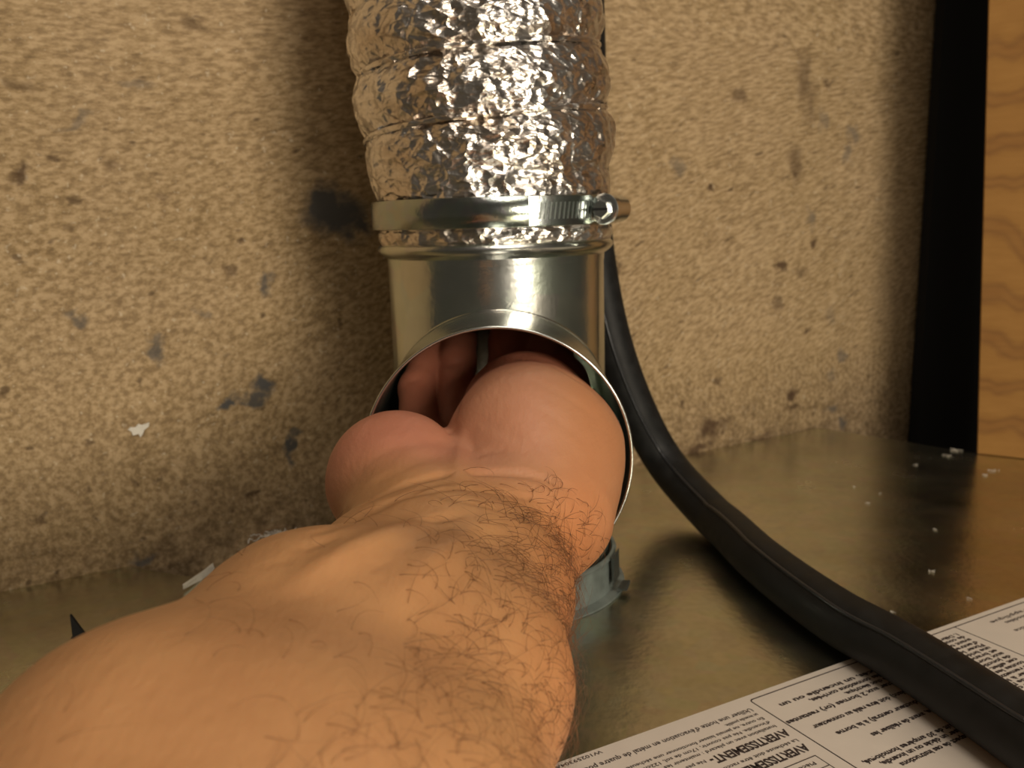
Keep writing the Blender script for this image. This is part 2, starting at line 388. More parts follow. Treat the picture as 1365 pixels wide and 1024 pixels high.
# ------------------------------------------------------------------ foil duct
D0 = Vector((AX.x, AX.y, ztop - 0.0005)); zlow = P(660, 331, 0.388).z
dtop = P(625, 0, 0.438); slope = (dtop - P(659, 300, 0.438)); slope = slope / slope.z
def duct_axis(z):
    t = z - zlow; k = max(0.0, t - 0.02)
    return Vector((AX.x, AX.y, z)) + Vector((slope.x, slope.y, 0)) * k * 0.95
z_band = P(660, 283, 0.385).z
def build_duct():
    nz, na = 620, 400; z1 = zlow + 0.36; V = []; zs = np.linspace(zlow, z1, nz)
    pitch = 0.0285
    for j, z in enumerate(zs):
        c = duct_axis(z)
        db = abs(z - z_band); pinch = math.exp(-(db / 0.010) ** 2)
        grow = min(1, max(0, (z - z_band - 0.004) / 0.035))
        for i in range(na):
            a = 2 * math.pi * i / na
            ph = ((z - z_band) / pitch - a / (2 * math.pi) * 1 + 0.35 + 0.05 * math.sin(3 * a)) % 1.0
            sc = math.sin(math.pi * ph) ** 0.6                     # pillow between two turns of wire
            wob = noise.noise(Vector((math.cos(a) * 3.2, math.sin(a) * 3.2, z * 40)))
            q = Vector((math.cos(a) * .055, math.sin(a) * .055, z))
            k1 = noise.voronoi(q * 75 + Vector((wob * .4, 0, 0)))[0]; cr = (k1[1] - k1[0])
            k2 = noise.voronoi(q * 190)[0]; cr2 = k2[0]
            r = 0.0535 + grow * (0.0028 + 0.0060 * (sc - 0.5)) + (1 - pinch) * (wob * 0.0012 + min(cr, .5) * 0.0020 + cr2 * 0.0007)
            if z < z_band - 0.008: r += 0.0006
            r -= 0.0022 * max(0, 1 - j / 7)
            if j < 3: r += 0.0008 * noise.noise(Vector((a * 9, 0, 5)))
            zz = z + (0.0030 * noise.noise(Vector((a * 4, 1, 0))) + .0012 * math.sin(a * 23) * noise.noise(Vector((a * 2, 7, 0))) if j < 8 else 0) * (1 - j / 8 if j < 8 else 0)
            V.append((c.x + r * math.cos(a), c.y + r * math.sin(a), zz))
    Fc = [(j * na + i, j * na + (i + 1) % na, (j + 1) * na + (i + 1) % na, (j + 1) * na + i) for j in range(nz - 1) for i in range(na)]
    return mesh_from('foil_sleeve', V, Fc)
duct = thing('flexible_foil_duct', 'silver crinkled foil flexible duct hanging against the concrete above the tee', 'duct', (AX.x, AX.y, zlow))
sl = link('foil_sleeve', rel(build_duct(), duct), M['foil'], duct)
# turns of the wire showing under the foil
pts = []
for k in range(22, 900):
    a = 2 * math.pi * k / 100; z = z_band + 0.0285 * (a / (2 * math.pi) - 0.35 + 1)
    if z > zlow + .35: break
    c = duct_axis(z); pts.append((c.x + .0566 * math.cos(a), c.y + .0566 * math.sin(a), z))
V, Fc = tube(pts, 0.0012, 10); link('spiral_wire', rel(mesh_from('spiral_wire', V, Fc), duct), M['foil'], duct)

# ------------------------------------------------------------------ worm-drive clamp
cl = thing('hose_clamp', 'steel worm-drive clamp band tightened round the foil duct', 'clamp', (AX.x, AX.y, z_band))
hb = 0.0064; rc = 0.0566; bc = duct_axis(z_band)
V, Fc = lathe([(rc, -hb), (rc + .0007, -hb + .0004), (rc + .0009, 0), (rc + .0007, hb - .0004), (rc, hb), (rc - .0004, hb), (rc - .0004, -hb)], (bc.x, bc.y, z_band), 200)
me = mesh_from('band', V, Fc); smooth_angle(me, 60); link('band', rel(me, cl), M['band'], cl)
sa = math.radians(-32)                        # angle of the screw housing round the duct
def cpt(a, r, z): return Vector((bc.x + r * math.cos(a), bc.y + r * math.sin(a), z_band + z))
def arcstrip(a0, a1, r0, r1, h0, n=24):
    bm = bmesh.new(); rows = []
    for k in range(n + 1):
        a = a0 + (a1 - a0) * k / n; rows.append([bm.verts.new(cpt(a, r_, z_)) for r_, z_ in ((r0, -h0), (r1, -h0), (r1, h0), (r0, h0))])
    for k in range(n):
        for i in range(4): bm.faces.new((rows[k][i], rows[k][(i + 1) % 4], rows[k + 1][(i + 1) % 4], rows[k + 1][i]))
    bm.faces.new(rows[0]); bm.faces.new(rows[-1][::-1]); return bm
tail = link('band_tail', rel(bm_mesh('band_tail', arcstrip(math.radians(-75), sa, rc + .0005, rc + .0012, hb * .93, 40), 40), cl), M['band'], cl)
slot_me = None
for k in range(15):
    a = math.radians(-70 + k * 2.2)
    bm = bmesh.new(); rdv = Vector((math.cos(a), math.sin(a), 0)); tgv = Vector((-rdv.y, rdv.x, 0))
    tilt = (Vector((0, 0, 1)) + tgv * 0.16).normalized()
    box_bm(bm, Vector((0, 0, 0)), tgv, tilt, rdv, .0007, .0070, .0003)
    me = bm_mesh('slot', bm); s_ = link('slot', me, M['slot'], cl); s_.location = cpt(a, rc + .0013, 0) - Vector(cl.location)
rdv = Vector((math.cos(sa), math.sin(sa), 0)); tgv = Vector((rdv.y, -rdv.x, 0))      # screw axis, towards the viewer
hc = cpt(sa, rc + .0052, 0)
V, Fc = tube([hc - tgv * .0055, hc - tgv * .005, hc + tgv * .0045, hc + tgv * .005], [.0052, .0058, .0058, .0053], 32)
me = mesh_from('screw_housing', V, Fc); smooth_angle(me, 40); link('screw_housing', rel(me, cl), M['screw'], cl)
bm = bmesh.new(); box_bm(bm, hc - rdv * .0030 - tgv * .003, tgv, (0, 0, 1), rdv, .014, .0118, .0042)
bmesh.ops.bevel(bm, geom=list(bm.edges), offset=.0006, segments=2, affect='EDGES')
link('saddle', rel(bm_mesh('saddle', bm, 40), cl), M['band'], cl)
V, Fc = tube([hc + tgv * .005, hc + tgv * .0055, hc + tgv * .0095, hc + tgv * .0100], [.0060, .0066, .0066, .0058], 32)
me = mesh_from('screw_collar', V, Fc); smooth_angle(me, 40); link('screw_collar', rel(me, cl), M['screw'], cl)
V, Fc = tube([hc + tgv * .0095, hc + tgv * .0128, hc + tgv * .0134], [.0043, .0043, .0037], 6)
hx = link('screw_head', rel(mesh_from('screw_head', V, Fc, False), cl), M['screw'], cl)
bm = bmesh.new(); box_bm(bm, hc + tgv * .01345, rdv, (0, 0, 1), tgv, .0068, .0010, .0003)
link('screw_slot', rel(bm_mesh('screw_slot', bm), cl), M['dark'], hx)

# ------------------------------------------------------------------ black hose
hr = 0.0117
hp = [P(770, -260, .545), P(776, -100, .545), P(781, 60, .545), P(784, 200, .545), P(791, 320, .545), P(812, 440, .545), P(846, 540, .553), P(888, 618, .556)]
hp += [G(x, y, hr + .0006) for x, y in ((952, 690), (1020, 752), (1110, 818), (1204, 872), (1350, 968), (1480, 1062))]
hp.append(G(1480, 1062, hr) + (G(1480, 1062, hr) - G(1350, 968, hr)).normalized() * .14)
hs = spline(hp, 220)
for p in hs: p.z = max(p.z, hr + .0004)
def rubber():
    t = NT('black_rubber'); n = t.noise(t.coord(), 140, 4); 
    t.set(Base_Color=t.ramp(n, [(0.4, (0.006, 0.0065, 0.007)), (0.75, (0.013, 0.0135, 0.014))]), Roughness=t.ramp(n, [(0.3, 0.5), (0.7, 0.62)]))
    t.put(t.b.inputs['Specular IOR Level'], 0.3); t.bump(n, 0.1, 0.0006); return t.m
M['rubber'] = rubber()
hose = thing('rubber_hose', 'thick black rubber hose curving from behind the duct down across the sheet', 'hose', (hs[110].x, hs[110].y, 0))
V, Fc = tube(hs, hr, 40); link('hose_tube', rel(mesh_from('hose_tube', V, Fc), hose), M['rubber'], hose)
t0 = []                                        # moulded ridge along the hose
for i, p in enumerate(hs):
    tt = (hs[min(i + 1, len(hs) - 1)] - hs[max(i - 1, 0)]).normalized(); up = Vector((-0.25, -0.75, 0.55)); up = (up - tt * up.dot(tt)).normalized()
    t0.append(p + up * (hr - .0001))
V, Fc = tube(t0, 0.0010, 8); link('mould_line', rel(mesh_from('mould_line', V, Fc), hose), M['gloss'], hose)

# ------------------------------------------------------------------ printed label
LO = G(999, 935); e1 = G(1365, 797.6) - G(900, 962.4); e1.z = 0; LU = e1.normalized(); LV = Vector((LU.y, -LU.x, 0))   # LV towards viewer
def lst(px, py): d = G(px, py) - LO; return d.dot(LU), d.dot(LV)
lab = thing('warning_label', 'white printed French warning sticker lying upside down on the sheet metal, bottom right', 'label', LO)
ZL = 0.0003
v_edge = lst(900, 962.4)[1]
bm = bmesh.new(); u0, u1, v0, v1 = -0.105, 0.34, v_edge, v_edge + 0.16
box_bm(bm, LU * (u0 + u1) / 2 + LV * (v0 + v1) / 2 + Vector((0, 0, ZL / 2)), LU, LV, (0, 0, 1), u1 - u0, v1 - v0, ZL)
link('sticker', bm_mesh('sticker', bm), M['paper'], lab)
def strip(name, pts, wd=.00045):
    bm = bmesh.new()
    for a, b in zip(pts[:-1], pts[1:]):
        a3 = LU * a[0] + LV * a[1]; b3 = LU * b[0] + LV * b[1]; d = (b3 - a3); l = d.length
        if l < 1e-7: continue
        d.normalize(); box_bm(bm, (a3 + b3) / 2 + Vector((0, 0, ZL + .00006)), d, d.cross(Vector((0, 0, 1))), (0, 0, 1), l + wd * .6, wd, .0001)
    link(name, bm_mesh(name, bm), M['ink'], lab)
vi = 0.0; uR = lst(1269, 835.7)[0]; rr = .0015
corner = [(0, .15), (0, rr)] + [(rr - rr * math.cos(t), rr - rr * math.sin(t)) for t in (0.4, 0.8, 1.2, 1.57)] + [(u1 - .004, 0), (u1 - .004, .15)]
strip('border_line', corner)
strip('divider_line', [(uR, 0), (uR, .15)])
def text(s, u, v, size, bold=False, anchor='l', sx=1.0):
    # u, v: baseline start for the reader, who stands on the wall side (reads towards -u)
    cu = bpy.data.curves.new('t', 'FONT'); cu.body = s; cu.size = size; cu.resolution_u = 2
    cu.align_x = {'l': 'LEFT', 'r': 'RIGHT'}[anchor]; cu.offset = size * (0.035 if bold else 0.012)
    to = bpy.data.objects.new('t', cu); COL.objects.link(to)
    me = bpy.data.meshes.new_from_object(to.evaluated_get(bpy.context.evaluated_depsgraph_get()))
    bpy.data.objects.remove(to)
    Mx = Matrix(((-LU.x * sx, LV.x, 0, LU.x * u + LV.x * v), (-LU.y * sx, LV.y, 0, LU.y * u + LV.y * v), (0, 0, 1, ZL + .0001), (0, 0, 0, 1)))
    me.transform(Mx); me.name = 'text_line'; me.materials.clear(); link('text_line', me, M['ink'], lab)
def fit(s, ua, ub, v, size, bold=False):          # text that starts at ua and ends at ub (millimetres in the label's frame)
    cu = bpy.data.curves.new('t', 'FONT'); cu.body = s; cu.size = size / 1000; to = bpy.data.objects.new('t', cu); COL.objects.link(to)
    bpy.context.view_layer.update(); wd = max(to.dimensions.x, 1e-4); bpy.data.objects.remove(to)
    text(s, ua / 1000, v / 1000, size / 1000, bold, 'l', abs(ua - ub) / 1000 / wd)
fit("W10259304A", -65.5, -84, -1.6, 2.4)
fit("Utiliser une hotte d'évacuation en métal de quatre pouces", -3.6, -80, 4.2, 3.4)
fit("un incendie possible.", -4, -19, 8.0, 2.3)
fit("En outre, ne jamais laisser fonctionner une sécheuse sur une surface", -4, -82, 11.0, 2.3)
fit("d'incendie. Ne pas couvrir, 17cm de sol, 122cm de base. 7,5cm et le", -4, -84, 14.0, 2.3)
fit("Installation avec un placard : maintenir les dégagements indiqués en", -4, -83, 17.0, 2.3)
fit("AVERTISSEMENT-", -3.4, -37.5, 20.8, 5.6, True)
fit("Ne pas utiliser de conduit en plastique.", -39, -84, 20.8, 2.3)
fit("La sécheuse doit être raccordée à un évent qui évacue à l'extérieur", -4, -84, 27.4, 2.4)
fit("AVERTISSEMENT-", -4.4, -38.5, 30.8, 5.6, True)
strip('box_line', [(-.006, .060), (-.006, .0378), (-.050, .0378), (-.050, .060)], .0003)
strip('box_line', [(-.006, .0440), (-.050, .0440)], .00025)
fit("Pièces", -9, -17, 40.0, 2.4); fit("Modèle", -9, -17, 47, 2.4)
for s_, a, b, v, z in (("un décès, un incendie ou un", 68, 7.6, 7.6, 3.2), ("toutes les connexions corrigées,", 66, 19, 11.0, 3.2), ("risque de choc électrique.", 66, 34, 14.2, 3.0),
                       ("connecter aux 2 bornes (or) restantes", 66, 0.9, 17.6, 3.3), ("(neutre, blanc) doit être relié au connecteur", 66, 6.6, 24.4, 3.3), ("Le conducteur central) à la borne", 62, 10.7, 31.4, 3.3),
                       ("électrique, avant de réaliser les", 62, 20, 38.2, 3.3), ("du circuit de 30 ampères homologué,", 58, 4.5, 48.2, 3.2), ("peut causer un décès ou un incendie,", 58, 9, 51.5, 3.2), ("le non-respect de ces instructions", 58, 14, 55, 3.2)):
    fit(s_, a, b, v, z, True)
dense = ["1. Débrancher la source", "de courant électrique", "avant toute opération", "d'entretien ou pose", "Fixer le câble avec", "une bride de serrage", "et brancher les fils", "aux bornes du bloc", "de jonction prévu à", "cet effet. Resserrer", "toutes les vis avant", "de remettre le cache", "Relier à la terre la", "caisse de l'appareil", "suivant le code local", "Vérifier le câblage"]
for k, s_ in enumerate(dense): fit(s_, 112.5, 112.5 - 34 - (k * 7 % 5), 4.2 + k * 2.9, 2.9, True)
for k, s_ in enumerate(["s'applique", "aux modèles", "", "voir la notice", "", "conducteurs", "section du fil", ""]):
    if s_: fit(s_, 160, 134 + (k * 5 % 7), 4.6 + k * 3.4, 3.0)
# curled orange-brown corner of a second sticker at the very edge
# ------------------------------------------------------------------ small debris
def flake(name, label, cat, c, u, v, n, pts, thick, mat, group=None, curl=0.0):
    o = thing(name, label, cat, c, group); bm = bmesh.new(); vb = [bm.verts.new(Vector(u) * a + Vector(v) * b + Vector(n) * (curl * (a * a + b * b))) for a, b in pts]
    f = bm.faces.new(vb); r = bmesh.ops.extrude_face_region(bm, geom=[f])
    bmesh.ops.translate(bm, verts=[q for q in r['geom'] if isinstance(q, bmesh.types.BMVert)], vec=Vector(n) * thick)
    bmesh.ops.triangulate(bm, faces=bm.faces); bmesh.ops.subdivide_edges(bm, edges=list(bm.edges), cuts=1)
    for q in bm.verts: q.co += Vector(n) * random.uniform(0, thick * .5)
    me = bm_mesh(name, bm, 30); bpy.data.objects.remove(o)
    return link(name, me, mat, None, label, cat, group, None, c)
wz = Vector((0, 0, 1))
wp = on_plane(185, 573, WO + wn * 0.0015, wn)
flake('paint_chip', 'small white ragged paint chip stuck on the concrete left of the hand', 'chip', wp, wdir, wz, wn, [(x * .00042, y * .00042) for x, y in ((-13, 2), (-10, 5), (-4, 4), (0, 8), (4, 6), (13, 8), (12, 3), (6, -1), (5, -4), (1, -10), (-1, -5), (-8, -6), (-9, -1))], .0007, M['white'])
c = G(268, 769, .0015); flake('paper_scrap', 'thin white paper strip poking out behind the forearm on the sheet', 'scrap', c, (G(290, 758) - c).normalized(), wz, wn, [(-.016, -.0015), (.010, -.0015), (.0125, .0012), (.0115, .0042), (.004, .0030), (-.006, .0018), (-.016, .0008)], .0006, M['white'])
def lint(label, c, rad, n=9, up=0.5):
    bm = bmesh.new()
    for k in range(n):
        a = random.uniform(0, 6.28); p = Vector((random.gauss(0, rad * .4), random.gauss(0, rad * .4), 0.0002)); q = [p]
        for s in range(6):
            a += random.uniform(-.9, .9); p = p + Vector((math.cos(a), math.sin(a), 0)) * rad * .28; p.z = abs(random.gauss(0, rad * up * .25)) + .0002; q.append(p)
        V, Fc = tube(spline(q, 12), rad * .055, 5); vs_ = [bm.verts.new(x) for x in V]
        for f in Fc: bm.faces.new([vs_[i] for i in f])
    link('lint_tuft', bm_mesh('lint_tuft', bm, 60), M['lint'], None, label, 'lint', 'dust and lint specks on the sheet metal', None, c)
lint('white lint tuft clinging to the dark dirt right above the forearm edge', G(362, 719, .003), .0065, 16, 1.4)
for px, py, r_, l in ((1274, 600, .0055, 'wispy lint tuft at the foot of the dark gap beside the plywood'), (1328, 629, .0045, 'largest pale lint speck below the plywood, right of its pair'), (1314, 634, .0032, 'pale lint speck just left of the largest one below the plywood'),
                      (1262, 608, .0035, 'faint lint speck in front of the dark gap, left of the wispy tuft'), (1220, 620, .0025, 'small lint speck at the back of the sheet, left of the dark reflection'), (1139, 649, .0022, 'tiny lint speck farthest left of the scattered specks near the back'), (1157, 671, .0024, 'bright tiny lint speck in mid sheet, below the one farthest left'),
                      (1172, 658, .0018, 'faintest lint speck between the mid sheet specks'), (1240, 762, .0028, 'star shaped lint speck on the dark reflection above the label'), (1247, 706, .0022, 'small lint speck in the middle of the dark reflection'), (1188, 816, .0022, 'lint speck beside the upper edge of the hose near the label'), (1292, 798, .0018, 'lint speck nearest the right end of the label edge')):
    lint(l, G(px, py, .0002), r_ * .5, 6)

# ------------------------------------------------------------------ the arm and hand (one continuous skin grown from a distance field)
def cw(px, py, z): return np.array(P(px, py, z))
def rcone(X, a, b, r1, r2):
    ba = b - a; l2 = ba @ ba; rr = r1 - r2; a2 = l2 - rr * rr; il2 = 1 / l2
    pa = X - a; y = pa @ ba; z = y - l2
    t = pa * l2 - y[..., None] * ba; x2 = (t * t).sum(-1); y2 = y * y * l2; z2 = z * z * l2
    k = np.sign(rr) * rr * rr * x2
    r = np.where(np.sign(z) * a2 * z2 > k, np.sqrt(x2 + z2) * il2 - r2,
        np.where(np.sign(y) * a2 * y2 < k, np.sqrt(x2 + y2) * il2 - r1, (np.sqrt(x2 * a2 * il2) + y * rr) * il2 - r1))
    return r
def smin(a, b, k):
    h = np.maximum(k - np.abs(a - b), 0) / k; return np.minimum(a, b) - h * h * k / 4
def chain(X, pts, rad, k=0.004):
    d = None
    for i in range(len(pts) - 1):
        e = rcone(X, pts[i], pts[i + 1], rad[i], rad[i + 1]); d = e if d is None else smin(d, e, k)
    return d
def cvec(x, y, z): return np.array(c2w((x, y, z), False))
ARM = [  # centre px, py, depth, half width, thickness radius, width direction
    (P(627, 736, .292), .0305, .0190, (.985, .13, .05)), (P(592, 786, .255), .0338, .0208, (.98, .17, .03)), (P(508, 892, .205), .0410, .0240, (.965, .24, 0)),
    (P(350, 1100, .155), .0465, .0262, (.96, .26, 0)), (c2w((-.059, .1015, .09)), .0490, .0335, (.97, .24, 0)), (c2w((-.078, .120, -.01)), .0490, .0400, (.97, .2, 0)), (c2w((-.102, .132, -.11)), .0480, .0410, (.97, .2, 0))]
FING = {
 'little': ([cw(585, 705, .30), cw(560, 592, .372), cw(556, 518, .396), cw(590, 432, .432), cw(602, 378, .442)], [.0110, .0090, .0076, .0076, .0066]),
 'ring':   ([cw(610, 705, .30), cw(608, 588, .385), cw(609, 482, .408), cw(616, 395, .436), cw(626, 340, .446)], [.0120, .0098, .0083, .0082, .0072]),
 'middle': ([cw(650, 705, .30), cw(672, 580, .390), cw(680, 460, .412), cw(676, 370, .440), cw(674, 305, .450)], [.0125, .0110, .0092, .0084, .0074]),
 'index':  ([cw(690, 705, .30), cw(730, 580, .386), cw(735, 466, .412), cw(724, 380, .438), cw(718, 320, .448)], [.0125, .0108, .0090, .0082, .0072])}
THUMB = ([cw(745, 690, .305), cw(762, 600, .355), cw(745, 512, .390), cw(722, 458, .418)], [.0180, .0165, .0118, .0088])
def field(X):
    L = R_ = None
    n = len(ARM); cs = [np.array(a[0]) for a in ARM]
    offL = [c - cvec(*a[3]) * (a[1] - a[2]) for c, a in zip(cs, ARM)]; offR = [c + cvec(*a[3]) * (a[1] - a[2]) for c, a in zip(cs, ARM)]; rr = [a[2] for a in ARM]
    arm = smin(smin(chain(X, offL, rr, .012), chain(X, offR, rr, .012), .02), chain(X, cs, [r * .97 for r in rr], .012), .012)
    palm = None
    for nme, (p, r) in FING.items():
        e = rcone(X, p[0], p[1], r[0], r[1]); palm = e if palm is None else smin(palm, e, .007)
    back = rcone(X, cw(640, 715, .300), cw(650, 620, .372), .020, .013); palm = smin(palm, back, .012); mid = rcone(X, cw(600, 705, .290), cw(610, 655, .318), .0175, .0150); palm = smin(palm, mid, .010)
    hypo = chain(X, [cw(540, 690, .285), cw(528, 640, .312), cw(552, 600, .350)], [.0175, .0212, .0135], .01)
    the = chain(X, [cw(715, 688, .300), cw(708, 604, .330), cw(702, 556, .362)], [.0205, .0288, .0262], .01)
    the = smin(the, rcone(X, cw(742, 670, .318), cw(762, 600, .346), .017, .0190), .012)
    pads = smin(hypo, the, .0045)
    hand = smin(palm, pads, .006)
    body = smin(arm, hand, .016)
    th = chain(X, *THUMB); body = smin(body, th, .005)
    fg = None
    for nme, (p, r) in FING.items():
        e = chain(X, p[1:], r[1:], .003); fg = e if fg is None else smin(fg, e, .0012)
    return smin(body, fg, .004)
def surface_nets(fn, lo, hi, h):
    n = [int(math.ceil((hi[i] - lo[i]) / h)) + 1 for i in range(3)]
    ax = [lo[i] + np.arange(n[i]) * h for i in range(3)]
    # coarse pass, so that the fine field is only computed near the skin
    s = 6; cx = [a[::s] for a in ax]
    Xc = np.stack(np.meshgrid(*cx, indexing='ij'), -1); Dc = fn(Xc); near = np.abs(Dc) < h * s * 1.8
    Dc_full = np.repeat(np.repeat(np.repeat(Dc, s, 0), s, 1), s, 2)[:n[0], :n[1], :n[2]]
    Nr = np.repeat(np.repeat(np.repeat(near, s, 0), s, 1), s, 2)[:n[0], :n[1], :n[2]]
    Dv = np.where(Dc_full > 0, 1.0, -1.0); idx = np.argwhere(Nr)
    for k in range(0, len(idx), 400000):
        q = idx[k:k + 400000]; X = np.stack([ax[i][q[:, i]] for i in range(3)], -1); Dv[q[:, 0], q[:, 1], q[:, 2]] = fn(X)
    sg = Dv < 0
    nx, ny, nz = n; acc = np.zeros((nx - 1, ny - 1, nz - 1, 3)); cnt = np.zeros((nx - 1, ny - 1, nz - 1))
    for axis in range(3):
        o1, o2 = [i for i in range(3) if i != axis]
        for a in (0, 1):
            for b in (0, 1):
                sl0 = [None] * 3; sl1 = [None] * 3
                sl0[axis] = slice(0, -1); sl1[axis] = slice(1, None)
                for o_, e in ((o1, a), (o2, b)):
                    sl0[o_] = sl1[o_] = slice(e, n[o_] - 1 + e)
                A, B = Dv[tuple(sl0)], Dv[tuple(sl1)]; m = (A < 0) != (B < 0); t = np.where(m, A / np.where(m, A - B, 1), 0)
                off = np.zeros(A.shape + (3,)); off[..., axis] = t; off[..., o1] = a; off[..., o2] = b
                acc += off * m[..., None]; cnt += m
    cell = cnt > 0; ids = -np.ones(cell.shape, int); ids[cell] = np.arange(cell.sum())
    ci = np.argwhere(cell); V = (ci + acc[cell] / cnt[cell][:, None]) * h + np.array(lo); Q = []
    for axis in range(3):
        o1, o2 = [(1, 2), (2, 0), (0, 1)][axis]
        sl0 = [slice(1, n[i] - 1) for i in range(3)]; sl1 = list(sl0); sl0[axis] = slice(0, n[axis] - 1); sl1[axis] = slice(1, n[axis])
        A, B = sg[tuple(sl0)], sg[tuple(sl1)]; m = np.argwhere(A != B); inside = A[tuple(m.T)]
        base = m + 1; base[:, axis] -= 1
        def at(d1, d2):
            q = base.copy(); q[:, o1] -= d1; q[:, o2] -= d2; return ids[tuple(q.T)]
        q = np.stack([at(1, 1), at(0, 1), at(0, 0), at(1, 0)], -1); q[~inside] = q[~inside][:, ::-1]; Q.append(q)
    return V, np.concatenate(Q)
lo = np.array([-.17, -.17, -.02]); hi = np.array([.085, .49, .20])
allp = [np.array(a[0]) for a in ARM] + [p for f in FING.values() for p in f[0]]
mn = np.min(allp, 0) - .065; mx = np.max(allp, 0) + .065
SV, SQ = surface_nets(field, mn, mx, 0.0014)
SV = np.array(SV)
def grad(X, e=4e-4):
    g_ = np.stack([field(X + np.eye(3)[i] * e) - field(X - np.eye(3)[i] * e) for i in range(3)], -1)
    return g_ / np.linalg.norm(g_, axis=-1, keepdims=True)
for _ in range(2):
    nn = grad(SV); SV = SV - nn * field(SV)[:, None]
skin_me = mesh_from('skin', SV, [tuple(q) for q in SQ])
# finer faces for the creases
bm = bmesh.new(); bm.from_mesh(skin_me); bmesh.ops.recalc_face_normals(bm, faces=bm.faces)
bvh = BVHTree.FromBMesh(bm)
bm.to_mesh(skin_me); bm.free()
nv = len(skin_me.vertices); co = np.empty(nv * 3); skin_me.vertices.foreach_get('co', co); co = co.reshape(-1, 3)
nn = grad(co)
def onskin(px, py):
    h_ = bvh.ray_cast(EYE, ray(px, py)); return np.array(h_[0]) if h_[0] is not None else None
def groove(px_pts, depth, width, taper=True):
    pts = [onskin(*p) for p in [tuple(q)[:2] for q in spline([(x, y, 0) for x, y in px_pts], 40)]]; pts = [p for p in pts if p is not None]
    for k in range(len(pts) - 1):
        a, b = pts[k], pts[k + 1]; ab = b - a; l2 = ab @ ab
        if l2 > .01 ** 2 or l2 < 1e-12: continue
        c = (a + b) / 2; m = np.where(((co - c) ** 2).sum(1) < (width * 3.2 + math.sqrt(l2)) ** 2)[0]
        if not len(m): continue
        t = np.clip(((co[m] - a) @ ab) / l2, 0, 1); d = np.linalg.norm(co[m] - a - t[:, None] * ab, axis=1)
        tp = math.sin(math.pi * (k + .5) / (len(pts) - 1)) ** .5 if taper else 1
        val = depth * tp * np.exp(-(d / width) ** 2); s = disp[m]; disp[m] = np.where(np.abs(val) > np.abs(s), np.where(np.sign(val) == np.sign(s), val, s + val), np.where(np.sign(val) == np.sign(s), s, s + val))
disp = np.zeros(nv)
# wrist creases, palm folds, tendons: positive = pushed in
groove([(452, 688), (500, 664), (560, 640), (620, 630), (700, 632), (760, 650)], .0016, .0017)
groove([(455, 700), (520, 668), (590, 652), (660, 655), (720, 668)], .0013, .0016)
groove([(420, 712), (480, 690), (540, 660), (600, 640)], .0011, .0015)
groove([(470, 716), (540, 700), (600, 690), (680, 690)], .0011, .0022)
groove([(400, 735), (450, 722), (500, 730), (560, 730)], .0012, .0024)
groove([(370, 750), (430, 745), (500, 752), (580, 765)], .0009, .0030)
groove([(560, 655), (640, 672), (700, 690), (740, 700)], .0008, .0018)
groove([(610, 615), (680, 600), (740, 640)], .0006, .0020)
groove([(600, 575), (606, 592), (604, 612)], .0018, .0018)
groove([(622, 572), (626, 592), (632, 610)], .0009, .0015)
groove([(595, 590), (560, 588), (520, 598), (480, 622)], .0004, .0032)
groove([(470, 660), (520, 632), (560, 614), (600, 604)], .0004, .0030)
groove([(606, 560), (612, 535), (628, 505), (650, 485)], .0010, .0022)
groove([(690, 475), (740, 490), (790, 520)], .0005, .0016)
groove([(660, 520), (720, 545), (780, 590)], .0003, .0020)
groove([(690, 500), (740, 520), (800, 560)], .00025, .0016)
groove([(640, 560), (690, 585), (740, 625)], .0004, .0020)
groove([(560, 695), (470, 735), (390, 780)], -.0018, .0038)       # tendon
groove([(610, 640), (612, 600), (616, 575)], -.0012, .0028)
groove([(655, 690), (590, 740), (520, 800)], -.0013, .0042)
groove([(700, 700), (690, 760), (680, 840)], -.0008, .0050)
groove([(585, 482), (600, 486), (618, 482)], .0008, .0016)
groove([(535, 505), (550, 508), (562, 503)], .0007, .0014)
lump = np.array([noise.noise(Vector(p) * 60) * .00022 + noise.noise(Vector(p) * 150) * .00010 for p in co])
co2 = co - nn * (disp + lump)[:, None]
skin_me.vertices.foreach_set('co', co2.ravel()); skin_me.update()
# skin colour: palm pink, forearm tan, ruddier on the thumb side of the forearm
ctr = [np.array(P(*q)) for q in ((520, 640, .30), (545, 560, .34), (560, 520, .37), (650, 560, .34), (700, 500, .34))]
wr = np.array(ARM[0][0]); hd = (np.array(P(650, 560, .36)) - wr); hd /= np.linalg.norm(hd); wv = cvec(.985, .13, .05)
s_ = (co - wr) @ hd; s_x = (co - wr) @ wv
sm = lambda a, b, x: np.clip((x - a) / (b - a), 0, 1) ** 2 * (3 - 2 * np.clip((x - a) / (b - a), 0, 1))
palmness = sm(-.012, .022, s_) * (1 - .65 * sm(.012, .036, s_x)); ul = sm(.010, -.030, s_x)
blot = np.array([noise.noise(Vector(p) * 38) for p in co]) * .5 + .5
ruddy = sm(.002, .034, s_x) * (1 - palmness)
ramp_ = lambda c: np.array(c)[None, :]
colr = ramp_((.56, .315, .145)) * (1 - ruddy)[:, None] + ramp_((.54, .235, .095)) * ruddy[:, None]
colr = colr * (1 - palmness)[:, None] + (ramp_((.60, .315, .20)) * (1 - ul)[:, None] + ramp_((.55, .24, .16)) * ul[:, None]) * palmness[:, None]
fingr = sm(.055, .085, s_); colr = colr * (1 - fingr)[:, None] + ramp_((.50, .20, .13)) * fingr[:, None]
colr *= (0.90 + .2 * blot)[:, None]
ca = skin_me.color_attributes.new('tone', 'FLOAT_COLOR', 'POINT')
ca.data.foreach_set('color', np.concatenate([np.clip(colr, 0, 1), np.ones((nv, 1))], 1).ravel())
